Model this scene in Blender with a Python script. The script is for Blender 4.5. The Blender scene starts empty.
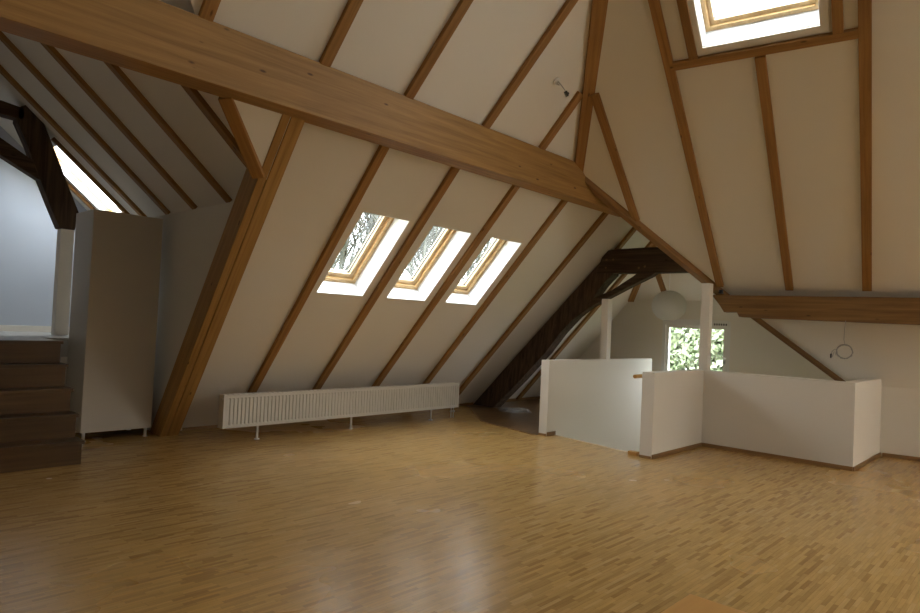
import bpy, bmesh, math, random
from mathutils import Vector, Matrix
from mathutils.geometry import tessellate_polygon

scene = bpy.context.scene
COL = scene.collection
V = Vector
R = math.radians

# ------------------------------------------------------------------ camera
yaw, pitch, roll, fpx = R(43.203), R(1.502), R(2.631), 644.93
fw = V((math.cos(pitch) * math.cos(yaw), math.cos(pitch) * math.sin(yaw), math.sin(pitch)))
rt = V((math.sin(yaw), -math.cos(yaw), 0))
up = rt.cross(fw)
r2 = rt * math.cos(roll) + up * math.sin(roll)
u2 = -rt * math.sin(roll) + up * math.cos(roll)
cam_data = bpy.data.cameras.new('camera')
cam_data.sensor_fit = 'HORIZONTAL'
cam_data.sensor_width = 36.0
cam_data.lens = fpx * 36.0 / 920.0
cam_data.clip_end = 300
cam = bpy.data.objects.new('camera', cam_data)
COL.objects.link(cam)
cam.matrix_world = Matrix(((r2.x, u2.x, -fw.x, 0), (r2.y, u2.y, -fw.y, 0), (r2.z, u2.z, -fw.z, 1.5), (0, 0, 0, 1)))
scene.camera = cam

# ------------------------------------------------------------------ world, exposure
world = bpy.data.worlds.new('overcast_sky')
scene.world = world
world.use_nodes = True
wn = world.node_tree
bg = wn.nodes['Background']
bg.inputs['Color'].default_value = (0.89, 0.945, 1.0, 1)
bg.inputs['Strength'].default_value = 5.0
scene.view_settings.view_transform = 'Standard'
scene.view_settings.look = 'None'
scene.view_settings.gamma = 1.0
scene.view_settings.use_curve_mapping = False
scene.view_settings.exposure = 1.8


def portal(name, loc, direction, sx, sy, updir=(0, 0, 1)):
    """Daylight entrance of a window: guides sky light, adds none."""
    ld = bpy.data.lights.new(name, 'AREA')
    ld.shape = 'RECTANGLE'
    ld.size, ld.size_y = sx, sy
    ld.cycles.is_portal = True
    o = bpy.data.objects.new(name, ld)
    COL.objects.link(o)
    z = -V(direction).normalized()
    x = V(updir).cross(z).normalized()
    y = z.cross(x)
    o.matrix_world = Matrix(((x.x, y.x, z.x, loc[0]), (x.y, y.y, z.y, loc[1]), (x.z, y.z, z.z, loc[2]), (0, 0, 0, 1)))
    return o


# ------------------------------------------------------------------ materials
def new_mat(name):
    m = bpy.data.materials.new(name)
    m.use_nodes = True
    nt = m.node_tree
    return m, nt, nt.nodes['Principled BSDF']


def node(nt, kind, **kw):
    n = nt.nodes.new(kind)
    for k, v in kw.items():
        setattr(n, k, v)
    return n


def math_node(nt, op, a, b=None):
    n = nt.nodes.new('ShaderNodeMath')
    n.operation = op
    for i, x in enumerate((a, b)):
        if x is None:
            continue
        if isinstance(x, (int, float)):
            n.inputs[i].default_value = x
        else:
            nt.links.new(x, n.inputs[i])
    return n.outputs[0]


def plain(name, col, rough=0.6, metal=0.0, bump=0.0, bscale=60):
    m, nt, b = new_mat(name)
    b.inputs['Base Color'].default_value = (*col, 1)
    b.inputs['Roughness'].default_value = rough
    b.inputs['Metallic'].default_value = metal
    if bump:
        tc = node(nt, 'ShaderNodeTexCoord')
        nz = node(nt, 'ShaderNodeTexNoise')
        nz.inputs['Scale'].default_value = bscale
        nz.inputs['Detail'].default_value = 4
        nt.links.new(tc.outputs['Object'], nz.inputs['Vector'])
        bp = node(nt, 'ShaderNodeBump')
        bp.inputs['Strength'].default_value = bump
        bp.inputs['Distance'].default_value = 0.004
        nt.links.new(nz.outputs['Fac'], bp.inputs['Height'])
        nt.links.new(bp.outputs['Normal'], b.inputs['Normal'])
    return m


def wood(name, dark, light, knots=0.0, rough=0.55, grain=1.0, axis='X', spec=0.4):
    """Sawn timber: grain stretched along the piece's own X axis, knots, per-piece tone."""
    m, nt, b = new_mat(name)
    tc = node(nt, 'ShaderNodeTexCoord')
    oi = node(nt, 'ShaderNodeObjectInfo')
    add = node(nt, 'ShaderNodeVectorMath', operation='ADD')
    sc = node(nt, 'ShaderNodeVectorMath', operation='SCALE')
    comb = node(nt, 'ShaderNodeCombineXYZ')
    for i in range(3):
        nt.links.new(oi.outputs['Random'], comb.inputs[i])
    nt.links.new(comb.outputs[0], sc.inputs[0])
    sc.inputs['Scale'].default_value = 37.0
    nt.links.new(tc.outputs['Object'], add.inputs[0])
    nt.links.new(sc.outputs[0], add.inputs[1])
    mp = node(nt, 'ShaderNodeMapping')
    s = {'X': (0.9, 22, 22), 'Y': (22, 0.9, 22), 'Z': (22, 22, 0.9)}[axis]
    mp.inputs['Scale'].default_value = s
    nt.links.new(add.outputs[0], mp.inputs['Vector'])
    nz = node(nt, 'ShaderNodeTexNoise')
    nz.inputs['Scale'].default_value = 1.3 * grain
    nz.inputs['Detail'].default_value = 6
    nz.inputs['Roughness'].default_value = 0.6
    nz.inputs['Distortion'].default_value = 0.4
    nt.links.new(mp.outputs[0], nz.inputs['Vector'])
    ramp = node(nt, 'ShaderNodeValToRGB')
    ramp.color_ramp.elements[0].position = 0.3
    ramp.color_ramp.elements[0].color = (*dark, 1)
    ramp.color_ramp.elements[1].position = 0.72
    ramp.color_ramp.elements[1].color = (*light, 1)
    nt.links.new(nz.outputs['Fac'], ramp.inputs['Fac'])
    col = ramp.outputs['Color']
    hv = node(nt, 'ShaderNodeHueSaturation')
    nt.links.new(col, hv.inputs['Color'])
    val = math_node(nt, 'ADD', math_node(nt, 'MULTIPLY', oi.outputs['Random'], 0.26), 0.87)
    nt.links.new(val, hv.inputs['Value'])
    col = hv.outputs['Color']
    if knots:
        km = node(nt, 'ShaderNodeMapping')
        k = {'X': (1.6, 4.5, 4.5), 'Y': (4.5, 1.6, 4.5), 'Z': (4.5, 4.5, 1.6)}[axis]
        km.inputs['Scale'].default_value = k
        nt.links.new(add.outputs[0], km.inputs['Vector'])
        vo = node(nt, 'ShaderNodeTexVoronoi')
        vo.inputs['Scale'].default_value = 1.7
        nt.links.new(km.outputs[0], vo.inputs['Vector'])
        kr = node(nt, 'ShaderNodeValToRGB')
        kr.color_ramp.elements[0].position = 0.05
        kr.color_ramp.elements[0].color = (1, 1, 1, 1)
        kr.color_ramp.elements[1].position = 0.10
        kr.color_ramp.elements[1].color = (0, 0, 0, 1)
        nt.links.new(vo.outputs['Distance'], kr.inputs['Fac'])
        mx = node(nt, 'ShaderNodeMix', data_type='RGBA')
        nt.links.new(math_node(nt, 'MULTIPLY', kr.outputs['Color'], knots), mx.inputs['Factor'])
        nt.links.new(col, mx.inputs['A'])
        mx.inputs['B'].default_value = (dark[0] * 0.25, dark[1] * 0.2, dark[2] * 0.2, 1)
        col = mx.outputs['Result']
    nt.links.new(col, b.inputs['Base Color'])
    b.inputs['Roughness'].default_value = rough
    b.inputs['Specular IOR Level'].default_value = spec
    bp = node(nt, 'ShaderNodeBump')
    bp.inputs['Strength'].default_value = 0.25
    bp.inputs['Distance'].default_value = 0.003
    nt.links.new(nz.outputs['Fac'], bp.inputs['Height'])
    nt.links.new(bp.outputs['Normal'], b.inputs['Normal'])
    return m


def parquet(name, c_dark, c_mid, c_light, L=0.19, W=0.026, rough=0.3):
    """Mosaic of short oak strips running along world X."""
    m, nt, b = new_mat(name)
    tc = node(nt, 'ShaderNodeTexCoord')
    sp = node(nt, 'ShaderNodeSeparateXYZ')
    nt.links.new(tc.outputs['Object'], sp.inputs[0])
    row = math_node(nt, 'FLOOR', math_node(nt, 'DIVIDE', sp.outputs['Y'], W))
    wr = node(nt, 'ShaderNodeTexWhiteNoise', noise_dimensions='1D')
    nt.links.new(row, wr.inputs['W'])
    xs = math_node(nt, 'ADD', math_node(nt, 'DIVIDE', sp.outputs['X'], L), math_node(nt, 'MULTIPLY', wr.outputs['Value'], 7.0))
    ix = math_node(nt, 'FLOOR', xs)
    cb = node(nt, 'ShaderNodeCombineXYZ')
    nt.links.new(ix, cb.inputs[0])
    nt.links.new(row, cb.inputs[1])
    wc = node(nt, 'ShaderNodeTexWhiteNoise', noise_dimensions='2D')
    nt.links.new(cb.outputs[0], wc.inputs['Vector'])
    ramp = node(nt, 'ShaderNodeValToRGB')
    e = ramp.color_ramp.elements
    e[0].position, e[0].color = 0.0, (*c_dark, 1)
    e[1].position, e[1].color = 1.0, (*c_light, 1)
    x = e.new(0.28); x.color = (*c_mid, 1)
    x = e.new(0.8); x.color = (c_mid[0] * 1.15, c_mid[1] * 1.15, c_mid[2] * 1.12, 1)
    nt.links.new(wc.outputs['Value'], ramp.inputs['Fac'])
    mp = node(nt, 'ShaderNodeMapping')
    mp.inputs['Scale'].default_value = (6, 90, 1)
    mp.inputs['Location'].default_value = (3.3, 5.7, 2.6)
    nt.links.new(tc.outputs['Object'], mp.inputs['Vector'])
    nz = node(nt, 'ShaderNodeTexNoise')
    nz.inputs['Scale'].default_value = 1
    nz.inputs['Detail'].default_value = 5
    nt.links.new(mp.outputs[0], nz.inputs['Vector'])
    fac = math_node(nt, 'ADD', math_node(nt, 'MULTIPLY', nz.outputs['Fac'], 0.5), 0.75)
    # broad wear
    nw = node(nt, 'ShaderNodeTexNoise')
    nw.inputs['Scale'].default_value = 0.9
    nw.inputs['Detail'].default_value = 3
    mw = node(nt, 'ShaderNodeMapping')
    mw.inputs['Location'].default_value = (13.37, 4.21, 7.3)
    nt.links.new(tc.outputs['Object'], mw.inputs['Vector'])
    nt.links.new(mw.outputs[0], nw.inputs['Vector'])
    fac = math_node(nt, 'MULTIPLY', fac, math_node(nt, 'ADD', math_node(nt, 'MULTIPLY', nw.outputs['Fac'], 0.3), 0.85))
    # joints
    fx = math_node(nt, 'FRACT', xs)
    fy = math_node(nt, 'FRACT', math_node(nt, 'DIVIDE', sp.outputs['Y'], W))
    jx = math_node(nt, 'GREATER_THAN', fx, 0.012)
    jy = math_node(nt, 'GREATER_THAN', fy, 0.06)
    j = math_node(nt, 'ADD', math_node(nt, 'MULTIPLY', math_node(nt, 'MULTIPLY', jx, jy), 0.3), 0.7)
    fac = math_node(nt, 'MULTIPLY', fac, j)
    vm = node(nt, 'ShaderNodeVectorMath', operation='SCALE')
    nt.links.new(ramp.outputs['Color'], vm.inputs[0])
    nt.links.new(fac, vm.inputs['Scale'])
    nt.links.new(vm.outputs[0], b.inputs['Base Color'])
    rr = math_node(nt, 'ADD', math_node(nt, 'MULTIPLY', nw.outputs['Fac'], 0.18), rough - 0.08)
    nt.links.new(rr, b.inputs['Roughness'])
    b.inputs['Specular IOR Level'].default_value = 0.5
    return m


def glass_mat():
    m = bpy.data.materials.new('window_glass')
    m.use_nodes = True
    nt = m.node_tree
    nt.nodes.clear()
    out = node(nt, 'ShaderNodeOutputMaterial')
    mix = node(nt, 'ShaderNodeMixShader')
    tr = node(nt, 'ShaderNodeBsdfTransparent')
    tr.inputs['Color'].default_value = (0.95, 0.97, 0.97, 1)
    gl = node(nt, 'ShaderNodeBsdfGlossy')
    gl.inputs['Roughness'].default_value = 0.02
    mix.inputs['Fac'].default_value = 0.06
    nt.links.new(tr.outputs[0], mix.inputs[1])
    nt.links.new(gl.outputs[0], mix.inputs[2])
    nt.links.new(mix.outputs[0], out.inputs['Surface'])
    return m


def paper_mat():
    m = bpy.data.materials.new('rice_paper')
    m.use_nodes = True
    nt = m.node_tree
    nt.nodes.clear()
    out = node(nt, 'ShaderNodeOutputMaterial')
    mix = node(nt, 'ShaderNodeMixShader')
    mix.inputs['Fac'].default_value = 0.4
    d = node(nt, 'ShaderNodeBsdfDiffuse')
    d.inputs['Color'].default_value = (0.9, 0.89, 0.86, 1)
    t = node(nt, 'ShaderNodeBsdfTranslucent')
    t.inputs['Color'].default_value = (0.8, 0.79, 0.75, 1)
    nt.links.new(d.outputs[0], mix.inputs[1])
    nt.links.new(t.outputs[0], mix.inputs[2])
    nt.links.new(mix.outputs[0], out.inputs['Surface'])
    return m


def foliage_mat(name, a, b2):
    m, nt, b = new_mat(name)
    tc = node(nt, 'ShaderNodeTexCoord')
    nz = node(nt, 'ShaderNodeTexNoise')
    nz.inputs['Scale'].default_value = 3.0
    nz.inputs['Detail'].default_value = 5
    nt.links.new(tc.outputs['Object'], nz.inputs['Vector'])
    ramp = node(nt, 'ShaderNodeValToRGB')
    ramp.color_ramp.elements[0].position, ramp.color_ramp.elements[0].color = 0.35, (*a, 1)
    ramp.color_ramp.elements[1].position, ramp.color_ramp.elements[1].color = 0.65, (*b2, 1)
    nt.links.new(nz.outputs['Fac'], ramp.inputs['Fac'])
    nt.links.new(ramp.outputs[0], b.inputs['Base Color'])
    b.inputs['Roughness'].default_value = 0.7
    return m


M_WALL = plain('cream_plaster', (0.80, 0.745, 0.655), 0.85, bump=0.12, bscale=45)
M_PLAS = plain('white_plaster_smooth', (0.81, 0.75, 0.66), 0.8, bump=0.06, bscale=60)
M_REV = plain('white_lining', (0.9, 0.9, 0.9), 0.45)
M_TIMBER = wood('honey_pine_rafter', (0.24, 0.112, 0.03), (0.40, 0.205, 0.06), knots=0.75, rough=0.6)
M_PURLIN = wood('honey_pine_beam', (0.27, 0.136, 0.036), (0.47, 0.258, 0.075), knots=0.8, rough=0.55, grain=0.8)
M_DARKP = wood('brown_pine_beam', (0.12, 0.058, 0.018), (0.25, 0.13, 0.042), knots=0.6, rough=0.6, grain=0.8)
M_OLD = wood('old_dark_oak', (0.022, 0.013, 0.008), (0.085, 0.052, 0.032), knots=0.5, rough=0.75, grain=0.7)
M_FRAME = wood('varnished_window_pine', (0.52, 0.33, 0.14), (0.70, 0.49, 0.25), rough=0.35, grain=0.7)
M_SASH = wood('pale_sash_pine', (0.68, 0.50, 0.28), (0.80, 0.62, 0.38), rough=0.35, grain=0.7)
M_TRIMW = wood('oak_skirting', (0.22, 0.12, 0.045), (0.36, 0.20, 0.08), rough=0.4)
M_STAIR = wood('stained_oak_tread', (0.07, 0.033, 0.011), (0.125, 0.063, 0.021), rough=0.4, grain=0.7)
M_BOX = wood('orange_birch_plywood', (0.56, 0.27, 0.06), (0.66, 0.34, 0.09), rough=0.4, grain=0.5)
M_FLOOR = parquet('oak_mosaic_parquet', (0.35, 0.193, 0.061), (0.465, 0.275, 0.091), (0.54, 0.335, 0.124), rough=0.24)
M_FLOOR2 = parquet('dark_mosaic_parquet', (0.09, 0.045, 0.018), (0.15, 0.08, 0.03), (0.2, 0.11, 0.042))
M_LAND = plain('pale_landing_floor', (0.42, 0.40, 0.37), 0.5)
M_RAD = plain('white_enamel', (0.68, 0.64, 0.57), 0.4)
M_CAB = plain('white_laminate', (0.58, 0.525, 0.45), 0.55)
M_STEEL = plain('brushed_steel', (0.55, 0.55, 0.55), 0.35, 1.0)
M_BLACK = plain('black_plastic', (0.02, 0.02, 0.02), 0.4)
M_WIRE = plain('grey_cable', (0.42, 0.39, 0.35), 0.5)
M_GREYW = plain('grey_window_paint', (0.80, 0.78, 0.74), 0.5)
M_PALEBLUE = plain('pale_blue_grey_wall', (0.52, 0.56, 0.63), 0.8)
M_BAGP = plain('thin_white_plastic', (0.30, 0.29, 0.28), 0.35)
M_GLASS = glass_mat()
M_PAPER = paper_mat()
M_BARK = plain('grey_bark', (0.10, 0.095, 0.085), 0.9)
M_LEAF = foliage_mat('green_leaves', (0.17, 0.22, 0.11), (0.40, 0.43, 0.30))
M_GRASS = foliage_mat('garden_grass', (0.08, 0.13, 0.04), (0.14, 0.19, 0.07))


# ------------------------------------------------------------------ object helpers
def link(name, me, mat, parent=None):
    o = bpy.data.objects.new(name, me)
    COL.objects.link(o)
    if mat is not None and not me.materials:
        me.materials.append(mat)
    if parent is not None:
        o.parent = parent
    return o


def from_bm(name, bm, mat, parent=None, smooth=False):
    bmesh.ops.recalc_face_normals(bm, faces=bm.faces)
    me = bpy.data.meshes.new(name)
    bm.to_mesh(me)
    bm.free()
    if smooth:
        for p in me.polygons:
            p.use_smooth = True
    return link(name, me, mat, parent)


def tag(o, label, cat, group=None):
    o['label'] = label
    o['category'] = cat
    if group:
        o['group'] = group
    return o


def struct(o):
    o['kind'] = 'structure'
    return o


def empty(name, loc, rotz=0.0):
    o = bpy.data.objects.new(name, None)
    COL.objects.link(o)
    o.location = loc
    o.rotation_euler = (0, 0, rotz)
    o.empty_display_size = 0.1
    return o


def box_into(bm, lo, hi, bev=0.0, mat=None):
    lo, hi = V(lo), V(hi)
    g = bmesh.ops.create_cube(bm, size=1.0)
    c, s = (lo + hi) / 2, hi - lo
    for v in g['verts']:
        v.co = V((v.co.x * s.x + c.x, v.co.y * s.y + c.y, v.co.z * s.z + c.z))
        if mat is not None:
            v.co = mat @ v.co
    if bev:
        es = list({e for v in g['verts'] for e in v.link_edges})
        bmesh.ops.bevel(bm, geom=es, offset=bev, segments=2, affect='EDGES', profile=0.7)


def box(name, lo, hi, mat, parent=None, bev=0.0):
    """Box whose own origin sits at its centre of base when it has no parent."""
    bm = bmesh.new()
    if parent is None:
        lo, hi = V(lo), V(hi)
        c = V(((lo.x + hi.x) / 2, (lo.y + hi.y) / 2, lo.z))
        box_into(bm, lo - c, hi - c, bev)
        o = from_bm(name, bm, mat)
        o.location = c
        return o
    box_into(bm, lo, hi, bev)
    return from_bm(name, bm, mat, parent)


def cyl_into(bm, p0, p1, r0, r1=None, seg=16):
    p0, p1 = V(p0), V(p1)
    r1 = r0 if r1 is None else r1
    d = p1 - p0
    q = V((0, 0, 1)).rotation_difference(d.normalized())
    mtx = Matrix.Translation((p0 + p1) / 2) @ q.to_matrix().to_4x4()
    bmesh.ops.create_cone(bm, cap_ends=True, segments=seg, radius1=r0, radius2=max(r1, 1e-4), depth=d.length, matrix=mtx)


def tube_into(bm, pts, r, seg=8, closed=False):
    pts = [V(p) for p in pts]
    n = len(pts)
    rings = []
    ref = V((0.123, 0.456, 0.88)).normalized()
    for i, p in enumerate(pts):
        a = pts[(i - 1) % n] if (i > 0 or closed) else p
        b = pts[(i + 1) % n] if (i < n - 1 or closed) else p
        t = (b - a).normalized()
        x = ref.cross(t)
        if x.length < 1e-3:
            x = V((1, 0, 0)).cross(t)
        x.normalize()
        y = t.cross(x)
        rings.append([bm.verts.new(p + (x * math.cos(k * 2 * math.pi / seg) + y * math.sin(k * 2 * math.pi / seg)) * r) for k in range(seg)])
    rng = range(n if closed else n - 1)
    for i in rng:
        A, B = rings[i], rings[(i + 1) % n]
        for k in range(seg):
            bm.faces.new((A[k], A[(k + 1) % seg], B[(k + 1) % seg], B[k]))
    if not closed:
        bm.faces.new(rings[0][::-1])
        bm.faces.new(rings[-1])


def timber(name, p0, p1, w, h, upv, mat, bev=0.006, off=0.0, parent=None, wob=0.0, ext=(0, 0)):
    """Squared timber from p0 to p1, own X along its length; p0/p1 lie on the face away from upv's side,
    so the timber stands h proud of the surface along upv (off lifts it)."""
    p0, p1, upv = V(p0), V(p1), V(upv)
    x = (p1 - p0).normalized()
    z = (upv - x * upv.dot(x)).normalized()
    y = z.cross(x)
    L = (p1 - p0).length
    bm = bmesh.new()
    box_into(bm, (-ext[0], -w / 2, off), (L + ext[1], w / 2, off + h), bev)
    if wob:
        es = [e for e in bm.edges if abs((e.verts[0].co - e.verts[1].co).x) > L * 0.5]
        bmesh.ops.subdivide_edges(bm, edges=es, cuts=14, use_grid_fill=True)
        rnd = random.Random(name + str(p0))
        for v in bm.verts:
            v.co.y += rnd.uniform(-wob, wob)
            v.co.z += rnd.uniform(-wob, wob)
    o = from_bm(name, bm, mat, parent)
    o.matrix_world = Matrix(((x.x, y.x, z.x, p0.x), (x.y, y.y, z.y, p0.y), (x.z, y.z, z.z, p0.z), (0, 0, 0, 1)))
    return o


def prism(name, poly, dirv, mat, holes=(), parent=None):
    """Solid panel: 3D polygon (planar) with holes, thickened along dirv."""
    dirv = V(dirv)
    loops = [[V(p) for p in poly]] + [[V(p) for p in h] for h in holes]
    flat = [p for l in loops for p in l]
    tris = tessellate_polygon(loops)
    bm = bmesh.new()
    a = [bm.verts.new(p) for p in flat]
    b = [bm.verts.new(p + dirv) for p in flat]
    for t in tris:
        try:
            bm.faces.new([a[i] for i in t])
            bm.faces.new([b[i] for i in reversed(t)])
        except ValueError:
            pass
    k = 0
    for l in loops:
        n = len(l)
        for i in range(n):
            j = (i + 1) % n
            try:
                bm.faces.new((a[k + i], a[k + j], b[k + j], b[k + i]))
            except ValueError:
                pass
        k += n
    return from_bm(name, bm, mat, parent)


# ------------------------------------------------------------------ planes of the roof
T = math.tan(R(47.5)); CT, ST = math.cos(R(47.5)), math.sin(R(47.5))
Y0 = 8.05


def main_pt(X, s, out=0.0):
    """Point on the long slope: s metres up from the floor; out>0 goes into the room."""
    return V((X, Y0 - s * CT - out * ST, s * ST - out * CT))


N_MAIN = V((0, -ST, -CT))                                      # into the room
PH = R(9.5)
U = V((math.cos(PH), math.sin(PH), 0)); W = V((-math.sin(PH), math.cos(PH), 0))
SR = math.tan(R(37)); CR, SNR = math.cos(R(37)), math.sin(R(37))


def duz(d, w, z):
    return U * d + W * w + V((0, 0, z))


def right_pt(w, s, out=0.0):
    """Point on the facing slope on the right: s metres up from d=9.70."""
    d = 9.70 - s * CR
    return duz(d - out * SNR, w, 9.49 - SR * 9.70 + s * SNR - out * CR)


N_RIGHT = -(U * SNR + V((0, 0, CR)))
A9 = math.tan(R(41)); C9, S9 = math.cos(R(41)), math.sin(R(41))


def wing_pt(Y, s, out=0.0):
    return V((3.27 - s * C9 - out * S9, Y, 2.676 + s * S9 - out * C9))


N_WING = V((-S9, 0, -C9))

E_ = V((7.13, 4.75, 3.601))           # foot of the hip, start of the far ridge
F_ = V((3.673, 2.094, 6.5))           # top of the hip
D_ = V((9.95, 4.75, 3.6))          # end of the far ridge
GX = 11.3                          # far gable
HG = V((GX, 6.126, 2.1))
HG2 = V((GX, 3.564, 2.1))
VL = V((9.42, 3.525, 2.05))        # valley at the purlin
KN = V((10.05, 2.15, 0.95))        # valley at the knee wall
WR = V((0.3, 3.232, 5.258))         # wing ridge meets long slope
WK = V((3.27, Y0 - 2.676 / T, 2.676))

# ------------------------------------------------------------------ structure: floor
STAIR_HOLE = [(7.58, 5.25), (7.30, 3.65), (10.6, 3.65), (10.6, 5.25)]
fl_outer = [V((-2.7, -3.3, 0)), V((12, -3.3, 0)), V((12, 8.2, 0)), V((-2.7, 8.2, 0))]
floor = struct(prism('floor', fl_outer, (0, 0, -0.22), M_FLOOR, [[V((x, y, 0)) for x, y in STAIR_HOLE]]))
# the left wing's ground floor behind the cabinet
struct(box('floor_wing', (-2.7, 8.2, -0.22), (3.5, 10.6, 0.0), M_FLOOR))
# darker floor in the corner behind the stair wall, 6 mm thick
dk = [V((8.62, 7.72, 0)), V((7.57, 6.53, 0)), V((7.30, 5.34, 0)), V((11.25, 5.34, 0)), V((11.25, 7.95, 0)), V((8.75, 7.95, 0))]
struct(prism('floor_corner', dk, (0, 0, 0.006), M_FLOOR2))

# stairwell shaft
struct(box('wall_shaft_end', (10.6, 3.4, -2.6), (10.72, 5.4, -0.22), M_PLAS))
struct(box('wall_shaft_front', (7.0, 3.58, -2.6), (10.6, 3.70, -0.22), M_PLAS))
struct(box('floor_lower', (6.6, 3.5, -2.72), (10.8, 5.4, -2.6), M_FLOOR2))
struct(box('wall_shaft_start', (6.9, 3.7, -2.6), (7.0, 5.2, -0.22), M_PLAS))

# ------------------------------------------------------------------ structure: roof slopes
WIN = [(4.355, 5.045), (5.428, 6.125), (6.512, 7.18)]
WS0, WS1 = 2.415, 3.627
holes = [[main_pt(a, WS0), main_pt(b, WS0), main_pt(b, WS1), main_pt(a, WS1)] for a, b in WIN]
poly = [V((3.27, 8.05, 0)), V((GX, 8.05, 0)), HG, D_, E_, F_, V((-2.7, 2.094, 6.5)), V((-2.7, 5.62, 2.65)), WR, WK + V((-0.18, 0, 0))]
struct(prism('ceiling_long_slope', poly, -N_MAIN * 0.25, M_WALL, holes))

RW0, RW1, RS0, RS1 = 0.60, 1.65, 3.735, 5.0
R2W0, R2W1 = -1.75, -0.6
poly = [duz(9.872, -3.9, 2.05), duz(9.872, VL.dot(W), 2.05), E_, F_, duz(3.97, -4.3, 6.5)]
rh = [[right_pt(RW0, RS0), right_pt(RW1, RS0), right_pt(RW1, RS1), right_pt(RW0, RS1)],
      [right_pt(R2W0, RS0), right_pt(R2W1, RS0), right_pt(R2W1, RS1), right_pt(R2W0, RS1)]]
# snap the polygon to one plane
pl = []
for p in poly:
    d, w = p.dot(U), p.dot(W)
    pl.append(duz(d, w, 9.49 - SR * d))
struct(prism('ceiling_facing_slope', pl, -N_RIGHT * 0.14, M_WALL, rh))
# steep lower part down to the knee wall
KB = duz(10.28, -3.9, 0.92)
K1 = duz(10.28, KN.dot(W), 0.92)
struct(prism('ceiling_lower_slope', [duz(9.872, -3.9, 2.05), KB, K1, duz(9.872, VL.dot(W), 2.05)], U * 0.12 + V((0, 0, 0.08)), M_WALL))
# far wing's other slope (seen only from inside)
VLn = duz(9.872, VL.dot(W), 2.05)
struct(prism('ceiling_far_slope', [E_, D_, HG2, VLn], V((0, -0.08, 0.08)), M_WALL))
struct(prism('ceiling_far_lower', [VLn, HG2, V((GX, 2.15, 0.92)), K1], V((0, -0.08, 0.08)), M_WALL))
struct(prism('ceiling_half_hip', [HG, HG2, D_], V((0.09, 0, 0.09)), M_WALL))
# knee wall
KWB = duz(10.28, -3.9, 0)
struct(prism('wall_knee', [duz(10.28, -3.9, 0), duz(10.28, KN.dot(W), 0), K1, KB], U * 0.12, M_WALL))
struct(box('wall_far_side', (10.05, 2.03, 0), (GX, 2.15, 0.92), M_WALL))

# ------------------------------------------------------------------ structure: far gable with window
gy0, gy1, gz0, gz1 = 4.20, 5.44, 0.35, 1.74
gp = [V((GX, 8.05, 0)), HG, HG2, V((GX, 2.15, 0.92)), V((GX, 2.15, 0))]
gh = [[V((GX, gy0, gz0)), V((GX, gy1, gz0)), V((GX, gy1, gz1)), V((GX, gy0, gz1))]]
struct(prism('wall_gable', gp, (0.25, 0, 0), M_PLAS, gh))

# ------------------------------------------------------------------ structure: left wing
struct(prism('wall_wing', [V((3.27, Y0, 0)), V((3.27, 10.5, 0)), V((3.27, 10.5, 2.676)), WK], (0.12, 0.14, 0), M_WALL))
wl = 3.0 / C9
whole = [[wing_pt(9.22, 0.16), wing_pt(9.22, 1.25), wing_pt(9.88, 1.25), wing_pt(9.88, 0.16)]]
wpoly = [wing_pt(WK.y, 0), wing_pt(10.5, 0), wing_pt(10.5, wl), V((0.3, WR.y, wing_pt(0, wl).z))]
struct(prism('ceiling_wing_slope', wpoly, -N_WING * 0.14, M_WALL, whole))
struct(prism('ceiling_wing_far_slope', [V((0.3, 10.5, 5.257)), V((-2.7, 10.5, 2.65)), V((-2.7, 5.62, 2.65)), WR], V((0, 0, 0.14)), M_WALL))
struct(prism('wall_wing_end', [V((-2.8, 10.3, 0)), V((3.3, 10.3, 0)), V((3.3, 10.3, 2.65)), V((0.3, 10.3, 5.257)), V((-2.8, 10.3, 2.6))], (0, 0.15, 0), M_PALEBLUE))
struct(box('wall_wing_side', (-2.85, 5.6, 0), (-2.7, 10.5, 2.65), M_WALL))

# ------------------------------------------------------------------ structure: rest of the room behind the viewer
CWX0, CWX1, CWY0, CWY1 = 2.9, 3.8, -0.5, 0.9
struct(prism('ceiling', [V((-2.9, -3.5, 6.5)), V((4.8, -3.5, 6.5)), V((4.8, 2.2, 6.5)), V((-2.9, 2.2, 6.5))], (0, 0, 0.12), M_WALL,
             [[V((CWX0, CWY0, 6.5)), V((CWX1, CWY0, 6.5)), V((CWX1, CWY1, 6.5)), V((CWX0, CWY1, 6.5))]]))
struct(prism('wall_left', [V((-2.7, -3.3, 0)), V((-2.7, 5.62, 0)), V((-2.7, 5.62, 2.65)), V((-2.7, 2.1, 6.5)), V((-2.7, -3.3, 6.5))], (-0.2, 0, 0), M_WALL))
struct(box('wall_back', (-2.9, -3.5, 0), (12.2, -3.3, 6.7), M_WALL))
struct(box('wall_right', (11.0, -3.4, 0), (11.15, 0.2, 2.0), M_WALL))


# ------------------------------------------------------------------ windows
def quad_lining(bm, ring_in, ring_out, t, inward):
    """Lining boards of an opening: quads from ring_in to ring_out, t thick towards the opening's middle."""
    n = len(ring_in)
    c0 = sum(ring_in, V()) / n
    c1 = sum(ring_out, V()) / n
    for i in range(n):
        j = (i + 1) % n
        q = [ring_in[i], ring_in[j], ring_out[j], ring_out[i]]
        q2 = []
        for p, c in zip(q, (c0, c0, c1, c1)):
            q2.append(p + (c - p).normalized() * t)
        a = [bm.verts.new(p) for p in q]
        b = [bm.verts.new(p) for p in q2]
        bm.faces.new(a); bm.faces.new(b[::-1])
        for k in range(4):
            l = (k + 1) % 4
            bm.faces.new((a[k], a[l], b[l], b[k]))


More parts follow.
